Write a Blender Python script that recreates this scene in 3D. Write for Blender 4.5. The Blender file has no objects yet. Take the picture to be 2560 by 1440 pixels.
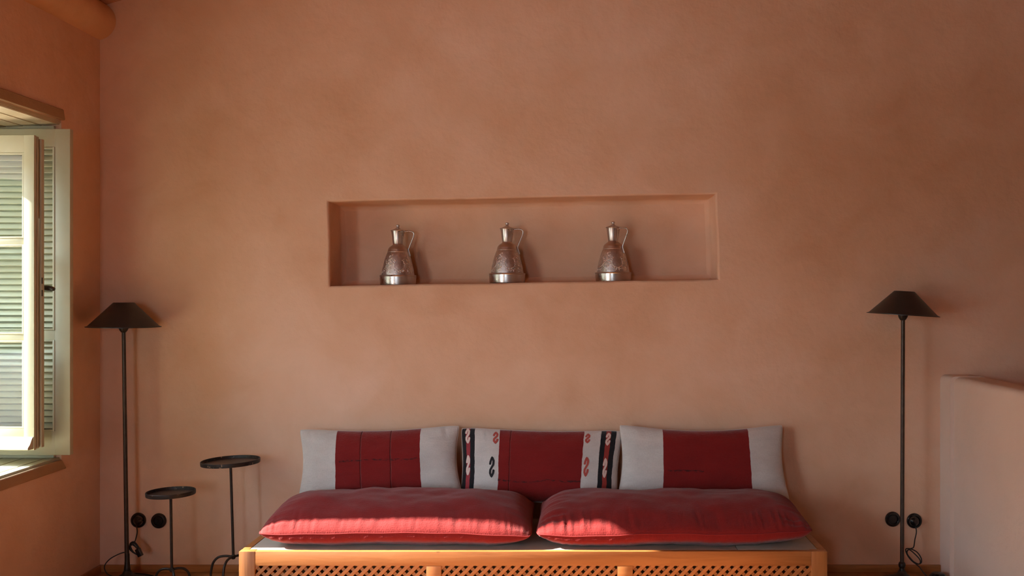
import bpy, bmesh, math, random
from mathutils import Vector, Matrix, noise
random.seed(7)
S = bpy.context.scene
COL = S.collection
R = math.radians
PI = math.pi

# ------------------------------------------------------------------ camera
F, U0, V0, H, D = 2500.0, 1450.0, 725.0, 1.53, 5.435   # focal (px of 2560 frame), vanishing point, eye height, distance to far wall
cam_d = bpy.data.cameras.new('camera')
cam = bpy.data.objects.new('camera', cam_d); COL.objects.link(cam)
cam.location = (0, 0, H); cam.rotation_euler = (R(90), 0, 0)
cam_d.sensor_width = 36.0; cam_d.lens = F/2560*36.0
cam_d.shift_x = -(U0-1280)/2560; cam_d.shift_y = (V0-720)/2560
cam_d.clip_start = 0.05
S.camera = cam

# ------------------------------------------------------------------ light and exposure
S.view_settings.view_transform = 'Standard'; S.view_settings.look = 'None'
S.view_settings.gamma = 1.0; S.view_settings.use_curve_mapping = False
S.view_settings.exposure = 0.42
w = bpy.data.worlds.new('world'); S.world = w; w.use_nodes = True
bg = w.node_tree.nodes['Background']
bg.inputs['Color'].default_value = (0.66, 0.84, 1.0, 1); bg.inputs['Strength'].default_value = 14.0
sun_d = bpy.data.lights.new('sun', 'SUN'); sun = bpy.data.objects.new('sun', sun_d); COL.objects.link(sun)
sun_d.energy = 34.0; sun_d.color = (1.0, 0.93, 0.82); sun_d.angle = R(0.6)
sun_dir = Vector((1.0, -0.003, -0.556)).normalized()
sun.rotation_euler = sun_dir.to_track_quat('-Z', 'Y').to_euler()
def portal(loc, rot, sx, sy):
    d = bpy.data.lights.new('window_portal', 'AREA'); d.shape = 'RECTANGLE'; d.size = sx; d.size_y = sy
    d.cycles.is_portal = True
    o = bpy.data.objects.new('window_portal', d); COL.objects.link(o); o.location = loc; o.rotation_euler = rot
portal((-3.29, 4.46, 1.5), (0, R(-90), 0), 1.66, 1.12)
portal((-3.29, 1.3, 1.25), (0, R(-90), 0), 2.5, 3.0)
portal((-1.25, -2.89, 1.55), (R(90), 0, 0), 0.7, 1.3)
S.cycles.max_bounces = 12; S.cycles.diffuse_bounces = 7; S.cycles.glossy_bounces = 4
S.cycles.transparent_max_bounces = 8; S.cycles.sample_clamp_indirect = 8.0
S.cycles.use_denoising = True
S.cycles.caustics_reflective = False; S.cycles.caustics_refractive = False

# ------------------------------------------------------------------ helpers
def P(u, v, Y):
    return Vector(((u-U0)*Y/F, Y, H-(v-V0)*Y/F))

def setp(o, label=None, cat=None, group=None, kind=None):
    if label: o['label'] = label
    if cat: o['category'] = cat
    if group: o['group'] = group
    if kind: o['kind'] = kind
    return o

def wloc(o):
    v = Vector((0, 0, 0))
    while o is not None:
        v += o.location; o = o.parent
    return v

def obj(name, bm, mat, parent=None, smooth=True, world=True, base=None, angle=26, label=None):
    off = wloc(parent) if (parent is not None and world) else Vector((0, 0, 0))
    if base is not None: off = Vector(base)
    if off.length > 0: bmesh.ops.translate(bm, verts=bm.verts, vec=-off)
    bmesh.ops.recalc_face_normals(bm, faces=bm.faces)
    me = bpy.data.meshes.new(name); bm.to_mesh(me); bm.free()
    if smooth:
        me.polygons.foreach_set('use_smooth', [True]*len(me.polygons))
        me.set_sharp_from_angle(angle=R(angle))
    for m in (mat if isinstance(mat, (list, tuple)) else [mat]): me.materials.append(m)
    o = bpy.data.objects.new(name, me); COL.objects.link(o)
    if parent is not None: o.parent = parent
    elif base is not None: o.location = base
    if label: o['label'] = label
    return o

def empty(name, loc):
    o = bpy.data.objects.new(name, None); COL.objects.link(o); o.location = loc
    o.empty_display_size = 0.1
    return o

def box(bm, x0, x1, y0, y1, z0, z1, bev=0.0, seg=2, M=None):
    t = bmesh.new()
    bmesh.ops.create_cube(t, size=1.0)
    for v in t.verts:
        v.co = Vector((x0+(v.co.x+.5)*(x1-x0), y0+(v.co.y+.5)*(y1-y0), z0+(v.co.z+.5)*(z1-z0)))
    if bev > 0: bmesh.ops.bevel(t, geom=t.edges[:], offset=bev, segments=seg, affect='EDGES', profile=0.6)
    if M is not None: t.transform(M)
    merge(bm, t)

def merge(bm, t):
    vs = [bm.verts.new(v.co) for v in t.verts]
    t.verts.index_update()
    for f in t.faces:
        try: bm.faces.new([vs[v.index] for v in f.verts])
        except ValueError: pass
    t.free()

def lathe(bm, prof, M=None, seg=48, closed=False):
    M = M or Matrix.Identity(4)
    rings = []
    for r, z in prof:
        if r < 1e-6: rings.append([bm.verts.new(M @ Vector((0, 0, z)))])
        else: rings.append([bm.verts.new(M @ Vector((r*math.cos(2*PI*k/seg), r*math.sin(2*PI*k/seg), z))) for k in range(seg)])
    pairs = list(zip(rings, rings[1:]))
    if closed: pairs.append((rings[-1], rings[0]))
    for a, b in pairs:
        for k in range(seg):
            k2 = (k+1) % seg
            if len(a) == 1 and len(b) == 1: continue
            if len(a) == 1: bm.faces.new([a[0], b[k], b[k2]])
            elif len(b) == 1: bm.faces.new([a[k], b[0], a[k2]])
            else: bm.faces.new([a[k], b[k], b[k2], a[k2]])

def spline(pts, n=8):
    pts = [Vector(p) for p in pts]; out = []
    for i in range(len(pts)-1):
        p0 = pts[max(i-1, 0)]; p1 = pts[i]; p2 = pts[i+1]; p3 = pts[min(i+2, len(pts)-1)]
        for k in range(n):
            t = k/n
            out.append(0.5*((2*p1)+(-p0+p2)*t+(2*p0-5*p1+4*p2-p3)*t*t+(-p0+3*p1-3*p2+p3)*t**3))
    out.append(pts[-1]); return out

def tube(bm, pts, r, seg=16, n=8, smooth=True, flat=None):
    """r: number or list of radii; flat: (axis vector, factor) squashes the section across the axis"""
    seg = max(seg, 16)
    q = spline(pts, n) if smooth and n > 1 else [Vector(p) for p in pts]
    m = len(q)
    def rad(i):
        if isinstance(r, (list, tuple)):
            t = i/(m-1)*(len(r)-1); a = int(min(t, len(r)-2)); return r[a]+(r[a+1]-r[a])*(t-a)
        return r
    T0 = (q[1]-q[0]).normalized()
    N = T0.orthogonal().normalized(); prevT = T0; rings = []
    for i in range(m):
        T = (q[min(i+1, m-1)]-q[max(i-1, 0)]).normalized()
        N = prevT.rotation_difference(T) @ N; N = (N-T*N.dot(T)).normalized(); B = T.cross(N); prevT = T
        ring = []
        for k in range(seg):
            a = 2*PI*k/seg
            off = (N*math.cos(a)+B*math.sin(a))*rad(i)
            if flat is not None:
                ax, fa = flat; off = off-ax*off.dot(ax)*(1-fa)
            ring.append(bm.verts.new(q[i]+off))
        rings.append(ring)
    for a, b in zip(rings, rings[1:]):
        for k in range(seg): bm.faces.new([a[k], a[(k+1) % seg], b[(k+1) % seg], b[k]])
    bm.faces.new(rings[0][::-1]); bm.faces.new(rings[-1])

def gridwall(bm, ax, d0, d1, As, Zs, holes):
    """solid wall slab with rectangular openings; ax 'x': slab between x=d0..d1 running along y; ax 'y': between y=d0..d1 running along x"""
    def pt(d, a, z): return Vector((d, a, z)) if ax == 'x' else Vector((a, d, z))
    cache = {}
    def V(d, a, z):
        k = (d, a, z)
        if k not in cache: cache[k] = bm.verts.new(pt(d, a, z))
        return cache[k]
    nA, nZ = len(As)-1, len(Zs)-1
    def solid(i, j):
        if i < 0 or j < 0 or i >= nA or j >= nZ: return False
        ca, cz = (As[i]+As[i+1])/2, (Zs[j]+Zs[j+1])/2
        return not any(h[0] < ca < h[1] and h[2] < cz < h[3] for h in holes)
    for i in range(nA):
        for j in range(nZ):
            if not solid(i, j): continue
            a0, a1, z0, z1 = As[i], As[i+1], Zs[j], Zs[j+1]
            for d in (d0, d1): bm.faces.new([V(d, a0, z0), V(d, a1, z0), V(d, a1, z1), V(d, a0, z1)])
            if not solid(i-1, j): bm.faces.new([V(d0, a0, z0), V(d1, a0, z0), V(d1, a0, z1), V(d0, a0, z1)])
            if not solid(i+1, j): bm.faces.new([V(d0, a1, z0), V(d1, a1, z0), V(d1, a1, z1), V(d0, a1, z1)])
            if not solid(i, j-1): bm.faces.new([V(d0, a0, z0), V(d1, a0, z0), V(d1, a1, z0), V(d0, a1, z0)])
            if not solid(i, j+1): bm.faces.new([V(d0, a0, z1), V(d1, a0, z1), V(d1, a1, z1), V(d0, a1, z1)])

# ------------------------------------------------------------------ materials
def new_mat(name):
    m = bpy.data.materials.new(name); m.use_nodes = True
    nt = m.node_tree; b = nt.nodes['Principled BSDF']; return m, nt, b
def N_(nt, t, **kw):
    n = nt.nodes.new(t)
    for k, v in kw.items():
        if hasattr(n, k): setattr(n, k, v)
        else: n.inputs[k].default_value = v
    return n
def ramp(nt, stops, interp='LINEAR'):
    n = nt.nodes.new('ShaderNodeValToRGB'); n.color_ramp.interpolation = interp
    e = n.color_ramp.elements
    while len(e) > 1: e.remove(e[-1])
    e[0].position = stops[0][0]; e[0].color = (*stops[0][1], 1)
    for p, c in stops[1:]:
        x = e.new(p); x.color = (*c, 1)
    return n
def bump(nt, b, height, strength=0.3, dist=0.01):
    n = N_(nt, 'ShaderNodeBump'); n.inputs['Strength'].default_value = strength; n.inputs['Distance'].default_value = dist
    nt.links.new(height, n.inputs['Height']); nt.links.new(n.outputs[0], b.inputs['Normal']); return n
def add2(nt, a, b_, fa=1.0, fb=1.0):
    m1 = N_(nt, 'ShaderNodeMath', operation='MULTIPLY'); nt.links.new(a, m1.inputs[0]); m1.inputs[1].default_value = fa
    m2 = N_(nt, 'ShaderNodeMath', operation='MULTIPLY_ADD'); nt.links.new(b_, m2.inputs[0]); m2.inputs[1].default_value = fb
    nt.links.new(m1.outputs[0], m2.inputs[2]); return m2.outputs[0]

def plaster(name, c1, c2, c3, big=0.55, rough=0.82):
    m, nt, b = new_mat(name)
    g = N_(nt, 'ShaderNodeNewGeometry')
    n1 = N_(nt, 'ShaderNodeTexNoise', Scale=big, Detail=4.0, Roughness=0.55); nt.links.new(g.outputs['Position'], n1.inputs['Vector'])
    n2 = N_(nt, 'ShaderNodeTexNoise', Scale=3.4, Detail=6.0, Roughness=0.6, Distortion=0.6); nt.links.new(g.outputs['Position'], n2.inputs['Vector'])
    mix = add2(nt, n1.outputs[0], n2.outputs[0], 0.72, 0.28)
    r = ramp(nt, [(0.36, c1), (0.5, c2), (0.66, c3)]); nt.links.new(mix, r.inputs[0])
    nt.links.new(r.outputs[0], b.inputs['Base Color'])
    b.inputs['Roughness'].default_value = rough; b.inputs['Specular IOR Level'].default_value = 0.25
    n3 = N_(nt, 'ShaderNodeTexNoise', Scale=9.0, Detail=5.0, Roughness=0.55); nt.links.new(g.outputs['Position'], n3.inputs['Vector'])
    n4 = N_(nt, 'ShaderNodeTexNoise', Scale=120.0, Detail=2.0); nt.links.new(g.outputs['Position'], n4.inputs['Vector'])
    bump(nt, b, add2(nt, n3.outputs[0], n4.outputs[0], 1.0, 0.06), 0.35, 0.02)
    return m
WALL = plaster('terracotta_plaster', (0.62, 0.365, 0.228), (0.71, 0.455, 0.312), (0.79, 0.555, 0.42))
TRIMP = plaster('brown_painted_edge', (0.36, 0.23, 0.125), (0.39, 0.25, 0.14), (0.42, 0.27, 0.16))
BEAMM = plaster('limewashed_log', (0.60, 0.32, 0.16), (0.66, 0.37, 0.2), (0.70, 0.42, 0.24), big=1.4)

def wood(name, c1, c2, knots=True, axis='X', rough=0.5, scale=1.0, planks=0.0):
    m, nt, b = new_mat(name)
    g = N_(nt, 'ShaderNodeNewGeometry')
    mp = N_(nt, 'ShaderNodeMapping'); nt.links.new(g.outputs['Position'], mp.inputs[0])
    s = {'X': (1.2, 14, 14), 'Y': (14, 1.2, 14), 'Z': (14, 14, 1.2)}[axis]
    mp.inputs['Scale'].default_value = tuple(x*scale for x in s)
    n = N_(nt, 'ShaderNodeTexNoise', Scale=2.2, Detail=6.0, Roughness=0.6, Distortion=1.1); nt.links.new(mp.outputs[0], n.inputs['Vector'])
    r = ramp(nt, [(0.3, c1), (0.62, c2)]); nt.links.new(n.outputs[0], r.inputs[0]); out = r.outputs[0]
    if knots:
        mk = N_(nt, 'ShaderNodeMapping'); nt.links.new(g.outputs['Position'], mk.inputs[0]); mk.inputs['Scale'].default_value = (1, 1.0, 1.7); mk.inputs['Location'].default_value = (0.33, 0.1, 0.21)
        v = N_(nt, 'ShaderNodeTexVoronoi', Scale=4.6); nt.links.new(mk.outputs[0], v.inputs['Vector'])
        kr = ramp(nt, [(0.0, (1, 1, 1)), (0.055, (0.75, 0.75, 0.75)), (0.085, (0, 0, 0))]); nt.links.new(v.outputs['Distance'], kr.inputs[0])
        mx = N_(nt, 'ShaderNodeMix', data_type='RGBA'); nt.links.new(kr.outputs[0], mx.inputs[0]); nt.links.new(out, mx.inputs[6])
        mx.inputs[7].default_value = (c1[0]*0.38, c1[1]*0.32, c1[2]*0.3, 1); out = mx.outputs[2]
    if planks:
        sx = N_(nt, 'ShaderNodeSeparateXYZ'); nt.links.new(g.outputs['Position'], sx.inputs[0])
        fr = N_(nt, 'ShaderNodeMath', operation='DIVIDE'); nt.links.new(sx.outputs[0], fr.inputs[0]); fr.inputs[1].default_value = planks
        f2 = N_(nt, 'ShaderNodeMath', operation='FRACT'); nt.links.new(fr.outputs[0], f2.inputs[0])
        gr = ramp(nt, [(0.0, (0.3, 0.3, 0.3)), (0.02, (1, 1, 1))]); nt.links.new(f2.outputs[0], gr.inputs[0])
        mx = N_(nt, 'ShaderNodeMix', data_type='RGBA', blend_type='MULTIPLY'); mx.inputs[0].default_value = 1.0
        nt.links.new(out, mx.inputs[6]); nt.links.new(gr.outputs[0], mx.inputs[7]); out = mx.outputs[2]
    nt.links.new(out, b.inputs['Base Color']); b.inputs['Roughness'].default_value = rough
    bump(nt, b, n.outputs[0], 0.15, 0.004)
    return m
PINE = wood('varnished_pine', (0.33, 0.115, 0.027), (0.42, 0.162, 0.044), True, 'X', 0.42)
PINEV = wood('varnished_pine_upright', (0.33, 0.115, 0.027), (0.42, 0.162, 0.044), False, 'Z', 0.42)
PINEL = wood('pine_lattice', (0.33, 0.115, 0.028), (0.43, 0.167, 0.046), False, 'X', 0.5, 2.0)
FLOORM = wood('floorboards', (0.24, 0.10, 0.034), (0.36, 0.16, 0.055), True, 'Y', 0.35, 1.0, 0.14)
SKIRT = wood('skirting_wood', (0.30, 0.115, 0.03), (0.42, 0.17, 0.05), False, 'X', 0.4)
CEILM = wood('ceiling_boards', (0.45, 0.2, 0.1), (0.55, 0.27, 0.15), False, 'Y', 0.6, 1.0, 0.12)

def simple(name, c, rough=0.5, metal=0.0, nscale=None, c2=None, bs=0.0, lo=.4, hi=.6, spec=0.5):
    m, nt, b = new_mat(name)
    b.inputs['Base Color'].default_value = (*c, 1); b.inputs['Roughness'].default_value = rough; b.inputs['Metallic'].default_value = metal
    b.inputs['Specular IOR Level'].default_value = spec
    if nscale:
        tc = N_(nt, 'ShaderNodeTexCoord')
        n = N_(nt, 'ShaderNodeTexNoise', Scale=nscale, Detail=5.0, Roughness=0.6); nt.links.new(tc.outputs['Object'], n.inputs['Vector'])
        r = ramp(nt, [(lo, c), (hi, c2 or c)]); nt.links.new(n.outputs[0], r.inputs[0]); nt.links.new(r.outputs[0], b.inputs['Base Color'])
        if bs: bump(nt, b, n.outputs[0], bs, 0.003)
    return m
CREAM = simple('cream_green_paint', (0.47, 0.445, 0.315), 0.45, 0, 6.0, (0.50, 0.475, 0.34), 0.08)
CREAMD = simple('aged_cream_paint', (0.50, 0.41, 0.25), 0.5, 0, 5.0, (0.56, 0.47, 0.31), 0.08)
BLACKM = simple('blackened_iron', (0.018, 0.013, 0.010), 0.42, 0.3, 30.0, (0.032, 0.022, 0.016), 0.1)
POLE = simple('bronzed_pole', (0.045, 0.028, 0.02), 0.4, 0.4, 40.0, (0.06, 0.04, 0.028), 0.05)
SHADE = simple('black_lacquer_shade', (0.014, 0.012, 0.012), 0.38, 0.0, 25.0, (0.022, 0.018, 0.016), 0.05)
SHADEIN = simple('shade_inside', (0.5, 0.45, 0.38), 0.7)
BAKE = simple('black_bakelite', (0.008, 0.007, 0.007), 0.22)
CORD = simple('black_cord', (0.012, 0.009, 0.008), 0.6)
TRAY = simple('worn_black_tray', (0.022, 0.015, 0.012), 0.4, 0.3, 22.0, (0.05, 0.03, 0.022), 0.2)
TRAYRIM = simple('chipped_tray_rim', (0.02, 0.015, 0.013), 0.45, 0.2, 55.0, (0.30, 0.19, 0.12), 0.4, 0.60, 0.68)
HORN = simple('dark_horn_knob', (0.02, 0.011, 0.006), 0.25, 0.0, 60.0, (0.05, 0.03, 0.018), 0)
BOARD = simple('grey_beige_board', (0.42, 0.36, 0.29), 0.55, 0.0, 8.0, (0.47, 0.40, 0.33), 0.05)
TILES = simple('terrace_tiles', (0.52, 0.38, 0.30), 0.7, 0.0, 2.5, (0.6, 0.46, 0.38), 0.1)
WHITEW = simple('white_garden_paint', (0.78, 0.78, 0.75), 0.5, 0.0, 4.0, (0.82, 0.82, 0.8), 0.0)
SCREW = simple('socket_hole', (0.002, 0.002, 0.002), 0.7)

def pewter():
    m, nt, b = new_mat('tinned_copper')
    tc = N_(nt, 'ShaderNodeTexCoord')
    n = N_(nt, 'ShaderNodeTexNoise', Scale=14.0, Detail=6.0); nt.links.new(tc.outputs['Object'], n.inputs['Vector'])
    r = ramp(nt, [(0.35, (0.44, 0.39, 0.35)), (0.65, (0.62, 0.57, 0.53))]); nt.links.new(n.outputs[0], r.inputs[0])
    nt.links.new(r.outputs[0], b.inputs['Base Color']); b.inputs['Metallic'].default_value = 1.0
    rr = ramp(nt, [(0.3, (0.22,)*3), (0.7, (0.36,)*3)]); nt.links.new(n.outputs[0], rr.inputs[0]); nt.links.new(rr.outputs[0], b.inputs['Roughness'])
    return m
PEWTER = pewter()
PEWTER2 = simple('worked_pewter_body', (0.50, 0.44, 0.41), 0.40, 1.0, 60.0, (0.64, 0.58, 0.55), 0.35)
EMB = simple('bright_embossing', (0.72, 0.68, 0.64), 0.2, 1.0)
COPPER = simple('copper_neck', (0.50, 0.40, 0.34), 0.36, 1.0, 30.0, (0.56, 0.46, 0.40), 0.1)

def fabric(name, stops, wob=0.004, dark_line=None, weave=1.0, sheen=0.25, seams=(), slub=420.0, bstr=0.5):
    """stops: bands across the pillow in its own surface coordinates (u along the width)"""
    m, nt, b = new_mat(name)
    uv = N_(nt, 'ShaderNodeUVMap'); sx = N_(nt, 'ShaderNodeSeparateXYZ'); nt.links.new(uv.outputs[0], sx.inputs[0])
    nz = N_(nt, 'ShaderNodeTexNoise', Scale=9.0, Detail=3.0); nt.links.new(uv.outputs[0], nz.inputs['Vector'])
    wobn = N_(nt, 'ShaderNodeMath', operation='MULTIPLY_ADD'); nt.links.new(nz.outputs[0], wobn.inputs[0]); wobn.inputs[1].default_value = wob*2; nt.links.new(sx.outputs[0], wobn.inputs[2])
    sub = N_(nt, 'ShaderNodeMath', operation='SUBTRACT'); nt.links.new(wobn.outputs[0], sub.inputs[0]); sub.inputs[1].default_value = wob
    r = ramp(nt, stops, 'CONSTANT'); nt.links.new(sub.outputs[0], r.inputs[0]); out = r.outputs[0]
    # woven ribs and slubs
    mp = N_(nt, 'ShaderNodeMapping'); nt.links.new(uv.outputs[0], mp.inputs[0]); mp.inputs['Scale'].default_value = (1.0, 0.28, 1)
    n1 = N_(nt, 'ShaderNodeTexNoise', Scale=slub*0.5, Detail=3.0, Roughness=0.7); nt.links.new(mp.outputs[0], n1.inputs['Vector'])
    mp2 = N_(nt, 'ShaderNodeMapping'); nt.links.new(uv.outputs[0], mp2.inputs[0]); mp2.inputs['Scale'].default_value = (0.25, 1.0, 1)
    n2 = N_(nt, 'ShaderNodeTexNoise', Scale=slub*0.4, Detail=2.0, Roughness=0.6); nt.links.new(mp2.outputs[0], n2.inputs['Vector'])
    n3 = N_(nt, 'ShaderNodeTexNoise', Scale=7.0, Detail=5.0, Roughness=0.6); nt.links.new(uv.outputs[0], n3.inputs['Vector'])
    # mild tone variation of the dye
    tr = ramp(nt, [(0.3, (0.80,)*3), (0.7, (1.0,)*3)]); nt.links.new(add2(nt, n3.outputs[0], n1.outputs[0], 0.6, 0.4), tr.inputs[0])
    mx = N_(nt, 'ShaderNodeMix', data_type='RGBA', blend_type='MULTIPLY'); mx.inputs[0].default_value = 1.0
    nt.links.new(out, mx.inputs[6]); nt.links.new(tr.outputs[0], mx.inputs[7]); out = mx.outputs[2]
    if dark_line:   # (v position, u0, u1) a darker weft thread
        v0, ua, ub = dark_line
        nl = N_(nt, 'ShaderNodeTexNoise', Scale=5.0, Detail=2.0); nt.links.new(uv.outputs[0], nl.inputs['Vector'])
        a = N_(nt, 'ShaderNodeMath', operation='MULTIPLY_ADD'); nt.links.new(nl.outputs[0], a.inputs[0]); a.inputs[1].default_value = 0.09; nt.links.new(sx.outputs[1], a.inputs[2])
        s2 = N_(nt, 'ShaderNodeMath', operation='SUBTRACT'); nt.links.new(a.outputs[0], s2.inputs[0]); s2.inputs[1].default_value = v0+0.045
        ab = N_(nt, 'ShaderNodeMath', operation='ABSOLUTE'); nt.links.new(s2.outputs[0], ab.inputs[0])
        lt = N_(nt, 'ShaderNodeMath', operation='LESS_THAN'); nt.links.new(ab.outputs[0], lt.inputs[0]); lt.inputs[1].default_value = 0.012
        gt = N_(nt, 'ShaderNodeMath', operation='GREATER_THAN'); nt.links.new(sx.outputs[0], gt.inputs[0]); gt.inputs[1].default_value = ua
        l2 = N_(nt, 'ShaderNodeMath', operation='LESS_THAN'); nt.links.new(sx.outputs[0], l2.inputs[0]); l2.inputs[1].default_value = ub
        br = ramp(nt, [(0.40, (0, 0, 0)), (0.62, (0.85,)*3)]); n5 = N_(nt, 'ShaderNodeTexNoise', Scale=38.0, Detail=2.0); nt.links.new(uv.outputs[0], n5.inputs['Vector']); nt.links.new(n5.outputs[0], br.inputs[0])
        p1 = N_(nt, 'ShaderNodeMath', operation='MULTIPLY'); nt.links.new(lt.outputs[0], p1.inputs[0]); nt.links.new(gt.outputs[0], p1.inputs[1])
        p2 = N_(nt, 'ShaderNodeMath', operation='MULTIPLY'); nt.links.new(p1.outputs[0], p2.inputs[0]); nt.links.new(l2.outputs[0], p2.inputs[1])
        p3 = N_(nt, 'ShaderNodeMath', operation='MULTIPLY'); nt.links.new(p2.outputs[0], p3.inputs[0]); nt.links.new(br.outputs[0], p3.inputs[1])
        mm = N_(nt, 'ShaderNodeMix', data_type='RGBA'); nt.links.new(p3.outputs[0], mm.inputs[0]); nt.links.new(out, mm.inputs[6]); mm.inputs[7].default_value = (0.03, 0.008, 0.008, 1); out = mm.outputs[2]
    nt.links.new(out, b.inputs['Base Color'])
    b.inputs['Roughness'].default_value = 0.9; b.inputs['Specular IOR Level'].default_value = 0.2
    b.inputs['Sheen Weight'].default_value = sheen; b.inputs['Sheen Roughness'].default_value = 0.5
    h = add2(nt, n1.outputs[0], n2.outputs[0], 0.6, 0.6)
    for us in seams:
        s3 = N_(nt, 'ShaderNodeMath', operation='SUBTRACT'); nt.links.new(sub.outputs[0], s3.inputs[0]); s3.inputs[1].default_value = us
        ab = N_(nt, 'ShaderNodeMath', operation='ABSOLUTE'); nt.links.new(s3.outputs[0], ab.inputs[0])
        rr = ramp(nt, [(0.0, (0, 0, 0)), (0.0045, (1.6,)*3)]); nt.links.new(ab.outputs[0], rr.inputs[0])
        h = add2(nt, h, rr.outputs[0], 1.0, 1.0)
    bump(nt, b, h, bstr, 0.0035)
    return m
RED = (0.40, 0.022, 0.020); RED2 = (0.205, 0.0085, 0.0075); CRM = (0.60, 0.56, 0.53); BLK = (0.012, 0.010, 0.012)
SEATF = fabric('red_cushion_cloth', [(0.0, (0.215, 0.010, 0.009))], slub=430.0, sheen=0.19, bstr=0.7)
PIL_L = fabric('cream_and_red_kilim', [(0.0, CRM), (0.245, RED2), (0.755, CRM)], dark_line=(0.52, 0.27, 0.75), seams=(0.40, 0.58), slub=260.0, bstr=1.0)
PIL_C = fabric('banded_kilim', [(0.0, BLK), (0.028, (0.33, 0.04, 0.05)), (0.058, BLK), (0.088, CRM), (0.245, RED2), (0.755, CRM), (0.862, BLK), (0.893, (0.33, 0.04, 0.03)), (0.925, BLK), (0.958, CRM)], wob=0.006, dark_line=(0.30, 0.245, 0.755), seams=(0.315,), slub=300.0, bstr=0.9)
PIL_R = fabric('cream_and_red_kilim_plain', [(0.0, CRM), (0.262, RED2), (0.772, CRM)], dark_line=(0.40, 0.29, 0.5), slub=230.0, bstr=1.0)
M_BLK = simple('black_wool', BLK, 0.9); M_RED = simple('red_wool', (0.36, 0.06, 0.045), 0.9); M_WHT = simple('cream_wool', (0.68, 0.50, 0.44), 0.9)
SEAMM = simple('dark_red_seam', (0.20, 0.008, 0.008), 0.95)

def glass():
    m, nt, b = new_mat('window_glass'); nt.nodes.remove(b)
    out = nt.nodes['Material Output']
    t = N_(nt, 'ShaderNodeBsdfTransparent'); t.inputs[0].default_value = (0.93, 0.97, 0.95, 1)
    g = N_(nt, 'ShaderNodeBsdfGlossy'); g.inputs['Roughness'].default_value = 0.01
    fr = N_(nt, 'ShaderNodeFresnel'); fr.inputs[0].default_value = 1.5
    mx = N_(nt, 'ShaderNodeMixShader'); nt.links.new(fr.outputs[0], mx.inputs[0]); nt.links.new(t.outputs[0], mx.inputs[1]); nt.links.new(g.outputs[0], mx.inputs[2])
    nt.links.new(mx.outputs[0], out.inputs['Surface']); return m
GLASS = glass()

# ------------------------------------------------------------------ room shell
XL, XO = -2.609, -3.30          # inner and outer face of the left wall
XR, YB = 4.6, -2.6              # right wall, rear wall
zc = lambda x: 3.08+0.29*(x+2.578)   # sloping ceiling

def struct(name, bm, mat, **k):
    o = obj(name, bm, mat, **k); o['kind'] = 'structure'; return o

bm = bmesh.new(); box(bm, XO, XR+.3, YB-.3, D+.4, -0.25, 0.0)
struct('floor', bm, FLOORM, smooth=False)

# back wall with the niche: rings of vertices from the outer rectangle to the niche's back
bm = bmesh.new()
K = 40
nic = [P(825, 715, D), P(1796, 698, D), P(1789, 485, D), P(821, 504, D)]
def loop(c4, y, wav=0.0, seed=0.0):
    out = []
    for s in range(4):
        a, b_ = Vector(c4[s]), Vector(c4[(s+1) % 4])
        for k in range(K):
            p = a.lerp(b_, k/K)
            n = noise.noise(Vector((p.x*3.0+seed, s*7.1, p.z*5.0)))*wav
            p = Vector((p.x, y, p.z+n)) if s in (0, 2) else Vector((p.x+n, y, p.z))
            out.append(p)
    return out
def grow(c4, g):
    c = sum((Vector(p) for p in c4), Vector())/4
    return [Vector((p.x+(g if p.x > c.x else -g), p.y, p.z+(g if p.z > c.z else -g))) for p in c4]
ZT = 5.6
outer = [Vector((XO, D, -.2)), Vector((XR+.3, D, -.2)), Vector((XR+.3, D, ZT)), Vector((XO, D, ZT))]
NDEP = 0.26
loops = [loop(outer, D+.45), loop(outer, D), loop(grow(nic, .010), D, .004), loop(grow(nic, .004), D+.002, .004),
         loop(nic, D+.009, .004), loop(grow(nic, -.001), D+.03, .004), loop(grow(nic, -.004), D+NDEP-.03, .004), loop(grow(nic, -.012), D+NDEP-.008, .004), loop(grow(nic, -.03), D+NDEP, .004)]
rings = [[bm.verts.new(p) for p in L] for L in loops]
for a, b_ in zip(rings, rings[1:]):
    n = len(a)
    for k in range(n): bm.faces.new([a[k], a[(k+1) % n], b_[(k+1) % n], b_[k]])
bm.faces.new(rings[-1]); bm.faces.new(rings[0][::-1])
wb = struct('wall_back', bm, WALL, angle=60)
for p in wb.data.polygons:      # the plane faces of the wall stay flat, only the niche's rounded edges are smooth
    if abs(p.normal.y) > .999: p.use_smooth = False

# left wall, with the window and, nearer the camera, a terrace door
WY0, WY1, WZ0, WZ1 = 3.90, 5.03, 0.668, 2.383
DY0, DY1, DZ1 = -0.2, 2.8, 2.5
bm = bmesh.new()
gridwall(bm, 'x', XO, XL, [YB-.3, DY0, DY1, WY0, WY1, D], [-.2, 0.0, WZ0, WZ1, DZ1, ZT-2.0], [(WY0, WY1, WZ0, WZ1), (DY0, DY1, 0.0, DZ1)])
struct('wall_left', bm, WALL, smooth=False)
bm = bmesh.new(); gridwall(bm, 'y', YB-.3, YB, [XL, -1.6, -0.9, XR+.3], [-.2, 0.9, 2.2, ZT], [(-1.6, -0.9, 0.9, 2.2)])
struct('wall_rear', bm, WALL, smooth=False)
bm = bmesh.new(); box(bm, XR, XR+.3, YB, D, -.2, ZT)
struct('wall_right', bm, WALL, smooth=False)
bm = bmesh.new()
vs = [bm.verts.new(Vector((x, y, zc(x)+dz))) for x in (XL-.6, XR+.3) for y in (YB-.3, D+.1) for dz in (0, .15)]
bmesh.ops.convex_hull(bm, input=bm.verts)
struct('ceiling', bm, CEILM, smooth=False)

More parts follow.
